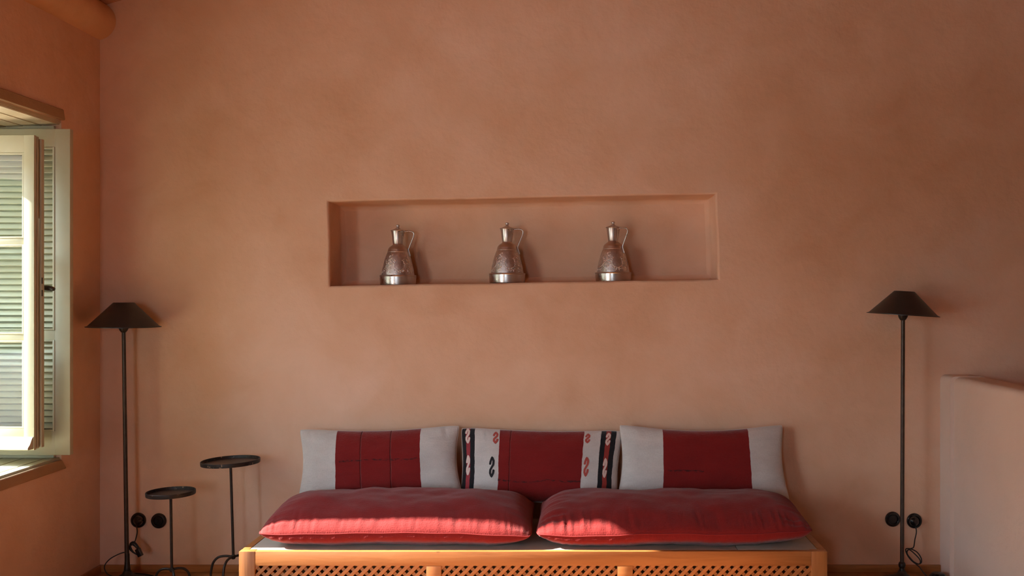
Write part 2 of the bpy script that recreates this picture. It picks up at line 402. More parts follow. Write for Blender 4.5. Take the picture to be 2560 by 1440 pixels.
# low wall on the right with rounded top and pilaster band
bm = bmesh.new()
def lowwall(y0, y1, off, top, x_thick, r):
    pr = [(0, 0), (0, top-r)]
    for k in range(1, 7):
        a = PI/2*k/6; pr.append((r-r*math.cos(a), top-r+r*math.sin(a)))
    for k in range(0, 7):
        a = PI/2*k/6; pr.append((x_thick-r+r*math.sin(a), top-r+r*math.cos(a)))
    pr.append((x_thick, 0))
    ringsw = []
    nY = 14
    for i in range(nY+1):
        y = y1+(y0-y1)*i/nY
        bx = 1.957+0.044*(D-y)+off
        ringsw.append([bm.verts.new(Vector((bx+px+0.004*noise.noise(Vector((y*2, pz*2, off*40))), y, pz))) for px, pz in pr])
    for a, b_ in zip(ringsw, ringsw[1:]):
        for k in range(len(pr)-1): bm.faces.new([a[k], a[k+1], b_[k+1], b_[k]])
    bm.faces.new(ringsw[0]); bm.faces.new(ringsw[-1][::-1])
lowwall(1.2, 5.32, 0.022, 1.068, 0.18, 0.035)
lowwall(5.305, D, 0.0, 1.071, 0.20, 0.03)
LOWP = plaster('daylit_plaster', (0.70, 0.56, 0.48), (0.74, 0.60, 0.52), (0.78, 0.65, 0.57))  # wall plaster again, colour lightened for the daylight falling on it
struct('wall_low_right', bm, LOWP)

# skirting
bm = bmesh.new(); box(bm, XL, 1.957, D-.014, D, 0, .039, .003)
struct('baseboard_back', bm, SKIRT)
bm = bmesh.new(); box(bm, XL, XL+.014, DY1+.05, D-.014, 0, .039, .003)
struct('baseboard_left', bm, SKIRT)

# ------------------------------------------------------------------ roof beam
bm = bmesh.new()
pts, rad = [], []
for i in range(12):
    y = D-0.0-(D-YB)*i/11
    pts.append(Vector((-2.628+0.006*math.sin(i*1.3), y+(0.05 if i == 0 else 0), 2.987+0.006*math.sin(i*.9+1)))); rad.append(0.104+0.004*math.sin(i*2.1))
tube(bm, pts, rad, seg=40, n=6)
for v in bm.verts:
    n = noise.noise(Vector((v.co.x*5, v.co.y*1.5, v.co.z*5)))*0.006; v.co += Vector((n, 0, n))
struct('trim_beam', bm, BEAMM)

# ------------------------------------------------------------------ window in the left wall
win = empty('window_1', (XL, 4.46, WZ0)); win['kind'] = 'structure'
headz = lambda x: 2.383-0.056*(XL-x)
SK = 0.0
def planks_x(bm, xs, y0, y1, zf, up, th=.02):
    for a, b_ in zip(xs, xs[1:]):
        t = bmesh.new(); bmesh.ops.create_cube(t, size=1)
        for v in t.verts:
            x = (b_-.003 if v.co.x > 0 else a+.003)
            zz = zf(x) + ((th if v.co.z > 0 else 0) if up else (0 if v.co.z > 0 else -th))
            v.co = Vector((x, y1 if v.co.y > 0 else y0, zz))
        bmesh.ops.bevel(t, geom=t.edges[:], offset=.003, segments=2, affect='EDGES')
        merge(bm, t)
    # backing behind the joints
    t = bmesh.new(); bmesh.ops.create_cube(t, size=1)
    for v in t.verts:
        x = xs[-1] if v.co.x > 0 else xs[0]
        zz = zf(x)+((th+.004 if v.co.z > 0 else .009) if up else (-.009 if v.co.z > 0 else -th-.004))
        v.co = Vector((x, y1 if v.co.y > 0 else y0, zz))
    merge(bm, t)
bm = bmesh.new()
planks_x(bm, [-3.29, -3.14, -3.05, -2.96, -2.87, -2.785, -2.70, -2.612], WY0+.001, WY1-.001, lambda x: headz(x)-.022, True)
obj('head_boards', bm, CREAMD, win)
bm = bmesh.new()
planks_x(bm, [-3.29, -3.10, -2.993, -2.885, -2.777, -2.669, -2.612], WY0+.001, WY1-.001, lambda x: WZ0+.022, False)
obj('sill_boards', bm, CREAM, win)
bm = bmesh.new(); box(bm, -3.29, -2.636, WY1-.02, WY1-.001, WZ0+.02, WZ1-.03, .002)
obj('jamb_board', bm, CREAM, win)
bm = bmesh.new(); box(bm, -3.29, -2.636, WY0+.001, WY0+.02, WZ0+.02, WZ1-.03, .002)
obj('jamb_board', bm, CREAM, win)
# rounded plaster edges above and below the opening
bm = bmesh.new(); box(bm, XL-.003, XL+.014, WY0-.03, WY1+.015, 2.384, 2.437, .008, 3)
for v in bm.verts:
    if v.co.y > WY1-.01 and v.co.z > 2.41: v.co.y -= .012
obj('head_edge', bm, TRIMP, win)
bm = bmesh.new(); box(bm, XL-.003, XL+.014, WY0-.03, WY1+.03, .628, .680, .008, 3)
for v in bm.verts:
    if v.co.y > WY1-.01: v.co.y -= (v.co.z-.628)*.9
obj('sill_edge', bm, TRIMP, win)
# fixed frame at the outer side
bm = bmesh.new()
for a in ((-3.235, -3.165, WY0+.02, WY0+.07, WZ0+.02, WZ1-.045), (-3.235, -3.17, 4.862, WY1-.02, WZ0+.02, WZ1-.045),
          (-3.235, -3.165, WY0+.07, 4.864, WZ1-.095, WZ1-.045), (-3.235, -3.165, WY0+.07, 4.864, WZ0+.02, WZ0+.07)):
    box(bm, *a, .003)
obj('window_frame', bm, CREAM, win)

# louvred inner shutter folded back against the far jamb
SY0, SY1 = 4.965, 4.998
sx0, sx1 = -3.14, -2.532
bm = bmesh.new()
for a in ((-2.608, sx1, .710, 2.330), (sx0, sx0+.072, .710, 2.330)): box(bm, a[0], a[1], SY0, SY1, a[2], a[3], .003)
for a in ((2.239, 2.330), (1.282, 1.331), (.710, .829)): box(bm, sx0+.071, -2.607, SY0+.0005, SY1-.0005, a[0], a[1], .002)
sh = obj('shutter', bm, CREAM, win)
for z0, z1 in ((1.331, 2.239), (.829, 1.282)):
    bm = bmesh.new()
    xa, xb = sx0+.072, -2.608
    for a in ((xb-.010, xb, z0, z1), (xa, xa+.010, z0, z1)): box(bm, a[0], a[1], SY0-.003, SY1-.004, a[2], a[3], .002)
    for a in ((z1-.008, z1), (z0, z0+.008)): box(bm, xa+.01, xb-.01, SY0-.003, SY1-.004, a[0], a[1], .002)
    n = round((z1-z0-.016)/.031)
    pitch = (z1-z0-.016)/n
    for k in range(n):
        zm = z0+.008+pitch*(k+.5)
        M = Matrix.Translation((0, SY0+.014, zm)) @ Matrix.Rotation(R(-34), 4, 'X')
        box(bm, xa+.009, xb-.009, -.0028, .0028, -pitch*.43, pitch*.43, .0022, 2, M)
    obj('louvre_panel', bm, CREAM, sh)
# casement sash, opened into the room, its outer face to the camera
SW, ST = 0.56, 0.072
Ms = Matrix.Translation((-2.615, 4.79, 0)) @ Matrix.Rotation(R(-4.2), 4, 'Z')
sz0, sz1 = .762, 2.273
bm = bmesh.new()
def sb(x0, x1, y0, y1, z0, z1, bv=.003): box(bm, x0, x1, y0, y1, z0, z1, bv, 2, Ms)
for z in ((0, sz0, sz1),):
    sb(-.052, 0, 0, .020, sz0, sz1)                       # outer layer of the free stile
    sb(-.052, -.006, .019, .046, sz0+.004, sz1-.002, .001)  # rebate
    sb(-.060, .006, .050, .072, sz0+.006, sz1-.012, .003)  # inner lip
    sb(-.026, 0.000, .026, .036, sz0+.004, sz1-.006, .002)
    sb(-SW, -SW+.055, 0, ST, sz0, sz1)
sb(-SW+.054, -.051, .0005, ST-.001, sz1-.083, sz1)
sb(-SW+.054, -.051, .0005, ST-.001, sz0, sz0+.103)
mz = (1.748, 1.287)
for z in mz: sb(-SW+.054, -.051, .006, .045, z-.0, z+.030, .004)
sash = obj('casement_sash', bm, CREAM, win)
# glazing beads
bm = bmesh.new()
panes = ((mz[0]+.030, sz1-.083), (mz[1]+.030, mz[0]), (sz0+.103, mz[1]))
for a, b_ in panes:
    sb(-.062, -.050, .001, .018, a, b_, .003); sb(-SW+.053, -SW+.065, .001, .018, a, b_, .003)
    sb(-SW+.06, -.06, .001, .018, b_-.010, b_, .003); sb(-SW+.06, -.06, .001, .018, a, a+.008, .003)
obj('glazing_bead', bm, CREAM, sash)
for a, b_ in panes:
    bm = bmesh.new()
    q = [Ms @ Vector(p) for p in ((-SW+.06, .019, a+.002), (-.056, .019, a+.002), (-.056, .019, b_-.002), (-SW+.06, .019, b_-.002))]
    bm.faces.new([bm.verts.new(p) for p in q])
    obj('window_pane', bm, GLASS, sash, smooth=False)
# drip moulding with an ogee section
bm = bmesh.new()
prof = [(0.0, .058), (-.004, .058), (-.012, .050), (-.018, .040), (-.024, .028), (-.034, .018), (-.042, .012), (-.044, .004), (-.040, .0), (0.0, .0)]
rr = []
for x in (-SW+.03, -.004):
    rr.append([bm.verts.new(Ms @ Vector((x-(0 if x < -.1 else .0), y, sz0+.006+z))) for y, z in prof])
for k in range(len(prof)): bm.faces.new([rr[0][k], rr[0][(k+1) % len(prof)], rr[1][(k+1) % len(prof)], rr[1][k]])
bm.faces.new(rr[0]); bm.faces.new(rr[1][::-1])
obj('drip_moulding', bm, CREAM, sash)
# oval handle on the inner side
bm = bmesh.new()
hz = 1.53+5/510
tube(bm, [Ms @ Vector((-.02, .064, hz)), Ms @ Vector((-.02, .10, hz))], .007, 12, 1)
Mh = Ms @ Matrix.Translation((-.002, .105, hz-.001)) @ Matrix.Rotation(R(6), 4, 'Y') @ Matrix.Rotation(R(90), 4, 'Y')
pr = [(0, -.042)]+[(.0145*math.cos(a)**.7, .042*math.sin(a)) for a in [R(-75+15*k) for k in range(11)]]+[(0, .042)]
lathe(bm, pr, Mh, 20)
obj('window_handle', bm, HORN, sash, label='dark oval knob')
bm = bmesh.new()
sb(.0055, .0075, .050, .057, 1.50, 1.53, .0005); sb(.0055, .0075, .050, .057, 1.56, 1.59, .0005)
obj('latch_plate', bm, BLACKM, sash)

# ------------------------------------------------------------------ terrace seen reflected in the panes, with light-shaping additions
bm = bmesh.new(); box(bm, -16, XO, -12, 12, -.35, -.15)
box(bm, XO, 12, -14, YB-.3, -.35, -.15)
setp(obj('terrace', bm, TILES, smooth=False), kind='structure')
bm = bmesh.new(); box(bm, -8.2, -8.0, -8, 12, -.15, .75, .02)
setp(obj('terrace_parapet', bm, WHITEW), kind='structure')
HILLM = simple('added_hillside_scrub', (0.07, 0.08, 0.035), 0.95, 0.0, 0.25, (0.14, 0.12, 0.07), 0.0)
bm = bmesh.new()  # hill added to keep bright low sky out of the pane reflections
bmesh.ops.create_grid(bm, x_segments=50, y_segments=70, size=1.0)
for v in bm.verts:
    x = -14-(1-v.co.x)*30; y = v.co.y*110-10
    t = min(1, (-x-14)/45)
    v.co = Vector((x, y, -.6+3*t**.8+2.5*noise.noise(Vector((x*.06, y*.05, 0)))*t*3+.8*noise.noise(Vector((x*.4, y*.4, 3)))))
setp(obj('added_hillside', bm, HILLM), kind='structure')
bm = bmesh.new(); box(bm, -6.2, XO, -1.0, 3.3, 2.6, 2.7, .01)  # unseen awning added to cut the sun patch through the door
setp(obj('added_awning', bm, WHITEW), kind='structure')
LEAF = simple('added_hedge_leaves', (0.03, 0.05, 0.018), 0.8, 0.0, 9.0, (0.09, 0.12, 0.05), 0.6)
bm = bmesh.new(); bmesh.ops.create_icosphere(bm, subdivisions=6, radius=1.0)  # hedge added to dim skylight on the window and darken its reflections
for v in bm.verts:
    c = v.co.copy(); n = noise.noise(c*5)*.10+noise.noise(c*14)*.08+noise.noise(c*33)*.05
    k = 1+n; v.co = Vector((-9.2+1.0*math.copysign(abs(c.x)**.6, c.x)*k, 2.0+6.0*math.copysign(abs(c.y)**.6, c.y)*k, 1.3+2.35*math.copysign(abs(c.z)**.6, c.z)*k))
setp(obj('added_hedge', bm, LEAF), kind='structure')
ch = empty('patio_chair', (-4.75, 3.15, -.15)); setp(ch, 'white slatted garden chair on the terrace, seen reflected in the lowest window pane', 'chair')
cM = Matrix.Translation((-4.75, 3.15, -.15)) @ Matrix.Rotation(R(35), 4, 'Z')
bm = bmesh.new()
for k in range(5): box(bm, -.23+.094*k, -.15+.094*k, -.22, .22, .42, .44, .004, 1, cM)
obj('seat', bm, WHITEW, ch)
bm = bmesh.new()
for k in range(5): box(bm, -.25, -.225, -.2+.085*k, -.145+.085*k, .46, .98, .004, 1, cM)
box(bm, -.26, -.22, -.23, .23, .97, 1.03, .006, 1, cM)
obj('backrest', bm, WHITEW, ch)
for a, b_, h in ((-.24, -.21, .97), (-.24, .21, .97), (.21, -.21, .42), (.21, .21, .42)):
    bm = bmesh.new(); box(bm, a-.02, a+.02, b_-.02, b_+.02, 0, h, .004, 1, cM); obj('leg', bm, WHITEW, ch)

# ------------------------------------------------------------------ bench
BY0, BY1, BZ = 4.715, 5.405, 0.297
BX0, BX1 = P(597, 0, BY0).x, P(2068.5, 0, BY0).x
RZ = P(0, 1415, BY0).z
bench = empty('lattice_bench', ((BX0+BX1)/2, (BY0+BY1)/2, 0))
setp(bench, 'long low pine bench with diagonal lattice front, carrying the red seat cushions', 'bench')
xs_div = [(P(1065, 0, BY0).x, P(1103, 0, BY0).x), (P(1543, 0, BY0).x, P(1582, 0, BY0).x)]
pw = P(637, 0, BY0).x-BX0
for x0, x1 in ((BX0, BX0+pw), (BX1-pw, BX1)):
    bm = bmesh.new(); box(bm, x0, x1, BY0, BY0+.045, 0, BZ-.0, .003); obj('post', bm, PINEV, bench)
    bm = bmesh.new(); box(bm, x0, x1, BY1-.045, BY1, 0, BZ, .003); obj('post', bm, PINEV, bench)
bm = bmesh.new(); box(bm, BX0+pw+.0005, BX1-pw-.0005, BY0+.001, BY0+.030, RZ, BZ, .002); obj('front_rail', bm, PINE, bench)
bm = bmesh.new(); box(bm, BX0+pw+.0005, BX1-pw-.0005, BY0+.001, BY0+.030, .0, RZ-.174, .002); obj('bottom_rail', bm, PINE, bench)
for a, b_ in xs_div:
    bm = bmesh.new(); box(bm, a, b_, BY0+.001, BY0+.030, RZ-.1735, RZ-.0005, .002); obj('stile', bm, PINE, bench)
for x0, x1 in ((BX0+.003, BX0+.025), (BX1-.025, BX1-.003)):
    bm = bmesh.new(); box(bm, x0, x1, BY0+.046, BY1-.046, .03, BZ-.002, .002); obj('side_panel', bm, PINE, bench)
bm = bmesh.new(); box(bm, BX0+.03, BX1-.03, BY1-.02, BY1-.002, .03, BZ-.03); obj('back_panel', bm, PINE, bench)
# top: wooden edging round two inset boards
for a, b_ in ((BX0+.003, BX0+.036), (BX1-.036, BX1-.003)):
    bm = bmesh.new(); box(bm, a, b_, BY0+.046, BY1-.046, BZ-.0015, BZ+.0008, .0005); obj('top_edging', bm, PINE, bench)
xj = P(1843, 0, BY0+.05).x
for a, b_ in ((BX0+.037, xj-.0015), (xj+.0015, BX1-.037)):
    bm = bmesh.new(); box(bm, a, b_, BY0+.031, BY1-.01, BZ-.018, BZ-.001, .0015); obj('top_board', bm, BOARD, bench, label='greyish inset board')
# lattice
def lattice(x0, x1, z0, z1):
    bm = bmesh.new()
    sp = .0445; hw = .0085; mg = .012
    X0, X1, Z0, Z1 = x0-mg, x1+mg, z0-mg, z1+mg
    for sgn, yc in ((1, BY0+.011), (-1, BY0+.0195)):
        c = X0-(Z1-Z0)-.1
        while c < X1+(Z1-Z0)+.1:
            # centre line x = c + sgn*(z-Z0)
            za, zb = Z0, Z1
            xa, xb = c, c+sgn*(Z1-Z0)
            def clip(xq, zq, xo, zo):
                if xq < X0: zq = zq+(X0-xq)*(zo-zq)/(xo-xq); xq = X0
                if xq > X1: zq = zq+(X1-xq)*(zo-zq)/(xo-xq); xq = X1
                return xq, zq
            if max(xa, xb) > X0+.004 and min(xa, xb) < X1-.004:
                (xa2, za2), (xb2, zb2) = clip(xa, za, xb, zb), clip(xb, zb, xa, za)
                L = math.hypot(xb2-xa2, zb2-za2)
                if L > .01:
                    ang = math.atan2(zb2-za2, xb2-xa2)
                    M = Matrix.Translation(((xa2+xb2)/2, yc, (za2+zb2)/2)) @ Matrix.Rotation(-ang, 4, 'Y')
                    box(bm, -L/2, L/2, -.0034, .0034, -hw, hw, .0012, 1, M)
            c += sp
    obj('lattice_panel', bm, PINEL, bench)
edges = [BX0+pw]+[v for p in xs_div for v in p]+[BX1-pw]
for k in range(0, 6, 2): lattice(edges[k], edges[k+1], RZ-.174, RZ)

# ------------------------------------------------------------------ pillows
class Pillow:
    def __init__(s, c, Tt, Tb, eu, ev, pu, pv, zmin=None, seed=0, wr=.004, wfreq=9, bend=None, ears=0.0, ymax=None, ebu=None, ebv=None):
        s.c = [Vector(p) for p in c]   # bl, br, tr, tl
        s.Tt, s.Tb, s.eu, s.ev, s.pu, s.pv, s.zmin, s.seed, s.wr, s.wf, s.bend, s.ymax = Tt, Tb, eu, ev, pu, pv, zmin, seed, wr, wfreq, bend, ymax
        s.ebu, s.ebv = ebu or eu, ebv or ev
        s.n = ((s.c[1]-s.c[0]).cross(s.c[3]-s.c[0])).normalized()
    def pt(s, u, v, side):
        uu = u*(1-s.pu*(1-v*v)*abs(u)**3); vv = v*(1-s.pv*(1-u*u)*abs(v)**3)
        cr = 1-.03*(abs(u)*abs(v))**7; uu *= cr; vv *= 1-(1-cr)*2.0
        a, b_ = (uu+1)/2, (vv+1)/2
        p = s.c[0].lerp(s.c[1], a).lerp(s.c[3].lerp(s.c[2], a), b_)
        eu, ev = (s.eu, s.ev) if side > 0 else (s.ebu, s.ebv)
        hu = max(0, 1-abs(u)**eu[0])**eu[1]; hv = max(0, 1-abs(v)**ev[0])**ev[1]
        t = (s.Tt if side > 0 else s.Tb)*hu*hv
        edge = max(abs(u), abs(v))
        q = Vector((u*3+s.seed, v*2, side*2.0))
        t *= 1+0.10*noise.noise(q)+0.05*noise.noise(q*2.7)
        # gathers running in from the seams
        gu = max(0, (abs(v)-.55)/.45)*(1-abs(v)**6); gv = max(0, (abs(u)-.75)/.25)*(1-abs(u)**6)
        t += s.wr*(1 if side > 0 else .3)*(gu*noise.noise(Vector((u*s.wf*2+s.seed*3+v*2, v*1.2, s.seed)))+gv*noise.noise(Vector((u*1.1, v*s.wf, s.seed+5))))*3*(hu*hv)**.3
        p = p+s.n*t*side
        if s.bend: p = p+s.bend(u, v)
        o_ = getattr(s, 'out', 0)
        if o_ and v < 0:   # rolled front edge, the seam lying in the fold
            k_ = (1+v)/.16
            if side > 0: o_ *= .25
            if k_ < 1: p.y -= o_*math.sin(PI*k_**.7)*(1-u**8)*(1+.35*noise.noise(Vector((u*26+s.seed, side*3, 0))))
        if s.zmin is not None and p.z < s.zmin: p.z = s.zmin
        if s.ymax is not None and p.y > s.ymax: p.y = s.ymax
        return p
    def build(s, name, mat, parent, NU=120, NV=56, seam=.003, seam_mat=None):
        bm = bmesh.new(); uvl = bm.loops.layers.uv.new('UVMap')
        ease = lambda t: math.sin(t*PI/2)*.6+t*.4
        us = [ease(-1+2*i/NU) for i in range(NU+1)]; vs = [ease(-1+2*j/NV) for j in range(NV+1)]
        off = wloc(parent) if parent else Vector((0, 0, 0))
        edgev = {}
        for side in (1, -1):
            g = {}
            for i, u in enumerate(us):
                for j, v in enumerate(vs):
                    e = i in (0, NU) or j in (0, NV)
                    if e and (i, j) in edgev: g[i, j] = edgev[i, j]; continue
                    vv = bm.verts.new(s.pt(u, v, side)-off); g[i, j] = vv
                    if e: edgev[i, j] = vv
            for i in range(NU):
                for j in range(NV):
                    idx = [(i, j), (i+1, j), (i+1, j+1), (i, j+1)]
                    if side < 0: idx = idx[::-1]
                    f = bm.faces.new([g[k] for k in idx]); f.smooth = True
                    for l, k in zip(f.loops, idx): l[uvl].uv = ((us[k[0]]+1)/2, (vs[k[1]]+1)/2)
        me = bpy.data.meshes.new(name); bm.to_mesh(me); bm.free(); me.materials.append(mat)
        o = bpy.data.objects.new(name, me); COL.objects.link(o)
        if parent: o.parent = parent
        if seam:
            bm = bmesh.new(); L = []
            for k in range(60): L.append((-1+2*k/60, -1))
            for k in range(26): L.append((1, -1+2*k/26))
            for k in range(60): L.append((1-2*k/60, 1))
            for k in range(27): L.append((-1, 1-2*k/26))
            tube(bm, [s.pt(ease(a), ease(b_), 1) for a, b_ in L], seam, 6, 1, smooth=False)
            obj('seam', bm, seam_mat or mat, parent)
        return o

# seat cushions
def seat(name, label, xl0, xr0, xl1, xr1, seed, bend, WR, T=.130):
    c = [(xl0, 4.742, .373), (xr0, 4.742, .370), (xr1, 5.27, .415), (xl1, 5.27, .415)]
    root = empty(name, ((xl0+xr0)/2, 4.98, BZ)); setp(root, label, 'cushion', 'red seat cushions on the bench')
    pl = Pillow(c, T, .10, (7, .6), (2.2, .85), .018, .0, BZ+.0005, seed, WR, 18, bend, ebu=(7, .6), ebv=(3, .55))
    pl.out = .014
    pl.build('cover', SEATF, root, 150, 70, seam=.0028, seam_mat=SEAMM)
    return pl
xa, xb, xc, xd = P(637, 0, 4.742).x, P(1334, 0, 4.742).x, P(1334, 0, 4.742).x, P(2040, 0, 4.742).x
def bendL(u, v):
    w_ = max(0, -v)**2
    return Vector((0, 0, w_*(.006*math.cos(u*2.6-.25)+.0012*math.sin(u*17)-(.010 if u > .5 else 0)*(u-.5)*2)))
def bendR(u, v):
    w_ = max(0, -v)**2
    return Vector((0, 0, w_*(.010*u+.0045*math.sin(u*6.0+2.2)-.001+.0012*math.sin(u*19))))
seat('seat_cushion', 'red seat cushion on the bench, left of the two, sunlit along its whole front', xa, xb-.004, xa+.02, xb-.012, 1.7, bendL, .007)
seat('seat_cushion', 'red seat cushion on the bench, right of the two, sunlit only at one corner', xc+.004, xd, xc+.012, xd-.02, 8.3, bendR, .013)

# back pillows leaning on the wall: corners given at their own depth
def back_pillow(label, tl, tr, br, bl, mat, T, seed, pu, pv, yt=5.35, yb=5.25, dyt=(0, 0)):
    c = [P(*bl, yb), P(*br, yb), P(*tr, yt+dyt[1]), P(*tl, yt+dyt[0])]
    ctr = sum(c, Vector())/4
    root = empty('back_pillow', (ctr.x, ctr.y, min(c[0].z, c[1].z))); setp(root, label, 'pillow', 'woven pillows leaning on the wall behind the seat cushions')
    pl = Pillow(c, T, T*.6, (3.5, .55), (2.6, .6), pu, pv, None, seed, .004, 8, None, ymax=D-.003)
    # normal towards the camera
    if pl.n.y > 0: pl.n = -pl.n
    pl.build('cover', mat, root, 120, 60, seam=.0018, seam_mat=CRMW)
    return root, pl
CRMW = simple('cream_piping', (0.60, 0.54, 0.49), 0.9)
back_pillow('cream pillow with seamed red middle band, behind the left end of the bench', (746, 1070), (1152, 1060), (1160, 1242), (740, 1258), PIL_L, .07, 2.2, .075, .14)
rc, pc = back_pillow('pillow with black end stripes and hooked motifs, between the two plainer cream and red pillows', (1150, 1066), (1561, 1074), (1545, 1264), (1146, 1264), PIL_C, .066, 5.1, .045, .09, 5.365, 5.26)
back_pillow('cream pillow with plain dark red middle band, behind the right end of the bench', (1545, 1058), (1960, 1058), (1980, 1262), (1538, 1256), PIL_R, .07, 9.4, .07, .20, 5.35, 5.27)

# hooked wool motifs on the middle pillow
def motif(uc, vc, wu, hv, mat):
    poly = [(-.55, .22), (-.42, .55), (.0, .98), (.46, .62), (.40, .25), (-.42, -.30), (-.46, -.62), (.0, -.98), (.42, -.6), (.55, -.25)]
    pts = []
    for a, b_ in zip(poly, poly[1:]):
        for k in range(6):
            t = k/6; pts.append((a[0]+(b_[0]-a[0])*t, a[1]+(b_[1]-a[1])*t))
    pts.append(poly[-1])
    W = pc.c[1]-pc.c[0]; Hh = pc.c[3]-pc.c[0]; lw, lh = W.length, Hh.length
    xy = [(uc*lw+p[0]*wu*lw/2, vc*lh+p[1]*hv*lh/2) for p in pts]
    bm = bmesh.new(); L = []
    for i, p in enumerate(xy):
        a = xy[max(i-1, 0)]; b_ = xy[min(i+1, len(xy)-1)]
        tx, ty = b_[0]-a[0], b_[1]-a[1]; l = math.hypot(tx, ty); nx, ny = -ty/l, tx/l
        hw = .0056*(.45 if i in (0, len(xy)-1) else 1)
        row = []
        for s_ in (-1, 1):
            q = (p[0]+nx*hw*s_, p[1]+ny*hw*s_)
            row.append(bm.verts.new(pc.pt(2*q[0]/lw-1, 2*q[1]/lh-1, 1)+pc.n*.0016))
        L.append(row)
    for a, b_ in zip(L, L[1:]): bm.faces.new([a[0], a[1], b_[1], b_[0]])
    ex = bmesh.ops.extrude_face_region(bm, geom=bm.faces[:])
    bmesh.ops.translate(bm, verts=[e for e in ex['geom'] if isinstance(e, bmesh.types.BMVert)], vec=-pc.n*.0022)
    obj('woven_motif', bm, mat, rc, smooth=False)
for a in ((.205, .475, .044, .25, M_BLK), (.222, .865, .044, .16, M_RED), (.782, .875, .040, .13, M_RED), (.786, .49, .040, .24, M_RED),
          (.043, .885, .040, .20, M_WHT), (.043, .50, .034, .24, M_WHT), (.910, .87, .040, .17, M_WHT), (.908, .48, .034, .24, M_WHT)): motif(*a)

# ------------------------------------------------------------------ pitchers in the niche
def pitcher(u, v, Y, label, hrot, sc=1.0):
    b = P(u, v, Y)
    root = empty('metal_pitcher', b); setp(root, label, 'pitcher', 'metal pitchers in the wall niche')
    k = sc
    def T(bm): bm.transform(Matrix.Translation(b) @ Matrix.Scale(k, 4)); return bm
    bm = bmesh.new(); lathe(bm, [(0, 0), (.094, 0), (.098, .003), (.099, .012), (.1005, .045), (.1005, .048), (.102, .051), (.1005, .055), (.094, .056), (.092, .0565)])
    obj('foot_band', T(bm), PEWTER, root)
    bm = bmesh.new(); lathe(bm, [(.091, .055), (.090, .062), (.087, .085), (.080, .115), (.073, .145), (.066, .165), (.060, .180), (.0575, .183), (.0585, .186)])
    body = obj('body', T(bm), PEWTER2, root)
    bm = bmesh.new(); lathe(bm, [(.0585, .185), (.0575, .189), (.056, .192), (.0555, .198), (.051, .207), (.042, .216), (.033, .221), (.0285, .226), (.0275, .230)])
    obj('shoulder', T(bm), COPPER, root)
    bm = bmesh.new(); lathe(bm, [(.0270, .229), (.0285, .232), (.032, .262), (.0372, .298), (.0385, .302), (.037, .303), (.033, .301)])
    obj('neck', T(bm), PEWTER, root)
    bm = bmesh.new(); lathe(bm, [(.0, .302), (.0405, .302), (.0415, .304), (.040, .306), (.028, .310), (.018, .314), (.011, .318), (.0085, .322), (.0075, .326), (.0098, .329), (.0105, .333), (.0085, .337), (.004, .339), (0, .3395)])
    obj('lid', T(bm), PEWTER2, root)
    bm = bmesh.new()
    Rz = Matrix.Rotation(R(hrot), 4, 'Z')
    hp = [Rz @ Vector(p) for p in ((.036, 0, .299), (.055, 0, .3005), (.076, 0, .299), (.0865, 0, .292), (.0885, 0, .282), (.084, 0, .266), (.074, 0, .240), (.064, 0, .215), (.059, 0, .200), (.0605, 0, .188), (.0675, 0, .168), (.0675, 0, .160))]
    tube(bm, hp, [.0034, .0032, .0030, .0030, .003, .003, .003, .0032, .0035, .004, .0045, .003], 10, 6)
    obj('handle', T(bm), PEWTER, root)
    # embossed wreaths standing proud of the body
    bm = bmesh.new()
    rnd = random.Random(int(u))
    def rr_(z):
        pr = [(.055, .091), (.062, .090), (.085, .087), (.115, .080), (.145, .073), (.165, .066), (.180, .060)]
        for (z0, r0), (z1, r1) in zip(pr, pr[1:]):
            if z <= z1: return r0+(r1-r0)*(z-z0)/(z1-z0)
        return .06
    def leaf(th, z, ang, L, wd):
        r = rr_(z)-.0008; th = R(th)
        n = Vector((math.cos(th), math.sin(th), .22)).normalized(); t = Vector((-math.sin(th), math.cos(th), 0)); s_ = n.cross(t)
        M3 = Matrix((t*math.cos(ang)+s_*math.sin(ang), -t*math.sin(ang)+s_*math.cos(ang), n)).transposed().to_4x4()
        m = bmesh.new(); bmesh.ops.create_icosphere(m, subdivisions=1, radius=1.0)
        m.transform(Matrix.Translation((r*math.cos(th), r*math.sin(th), z)) @ M3 @ Matrix.Diagonal((L, wd, .0016, 1)))
        merge(bm, m)
    for cth in (-75, -155, 125, 35):
        for i in range(22):    # wreath
            a = 2*PI*i/22
            if abs(a-PI/2) < .5: continue
            leaf(cth+math.cos(a)*22, .112+math.sin(a)*.030, a+1.57+rnd.uniform(-.5, .5), .0064, .0027)
            leaf(cth+math.cos(a)*27, .110+math.sin(a)*.038, a+rnd.uniform(-.6, .6), .0050, .0022)
        for i in range(12): leaf(cth+rnd.uniform(-18, 18), rnd.uniform(.066, .082), rnd.uniform(0, 3), .0054, .0024)
    for cth in (-115, -35, 165, 80):
        for i in range(26):    # branch climbing between wreaths
            z = .066+.1*i/25; leaf(cth+7*math.sin(i*1.3)+rnd.uniform(-3, 3), z, rnd.uniform(.2, 2.9), .0062, .0027)
    obj('embossed_wreath', T(bm), EMB, body, angle=60)
    return root
pitcher(995, 713, 5.575, 'tinned metal pitcher in the niche nearest its left end, thin handle on the right', 0)
pitcher(1268, 708, 5.575, 'tinned metal pitcher in the middle of the niche, between the other two', 0)
pitcher(1533, 705.5, 5.565, 'tinned metal pitcher in the niche nearest the right lamp, handle turned slightly forward', -28)

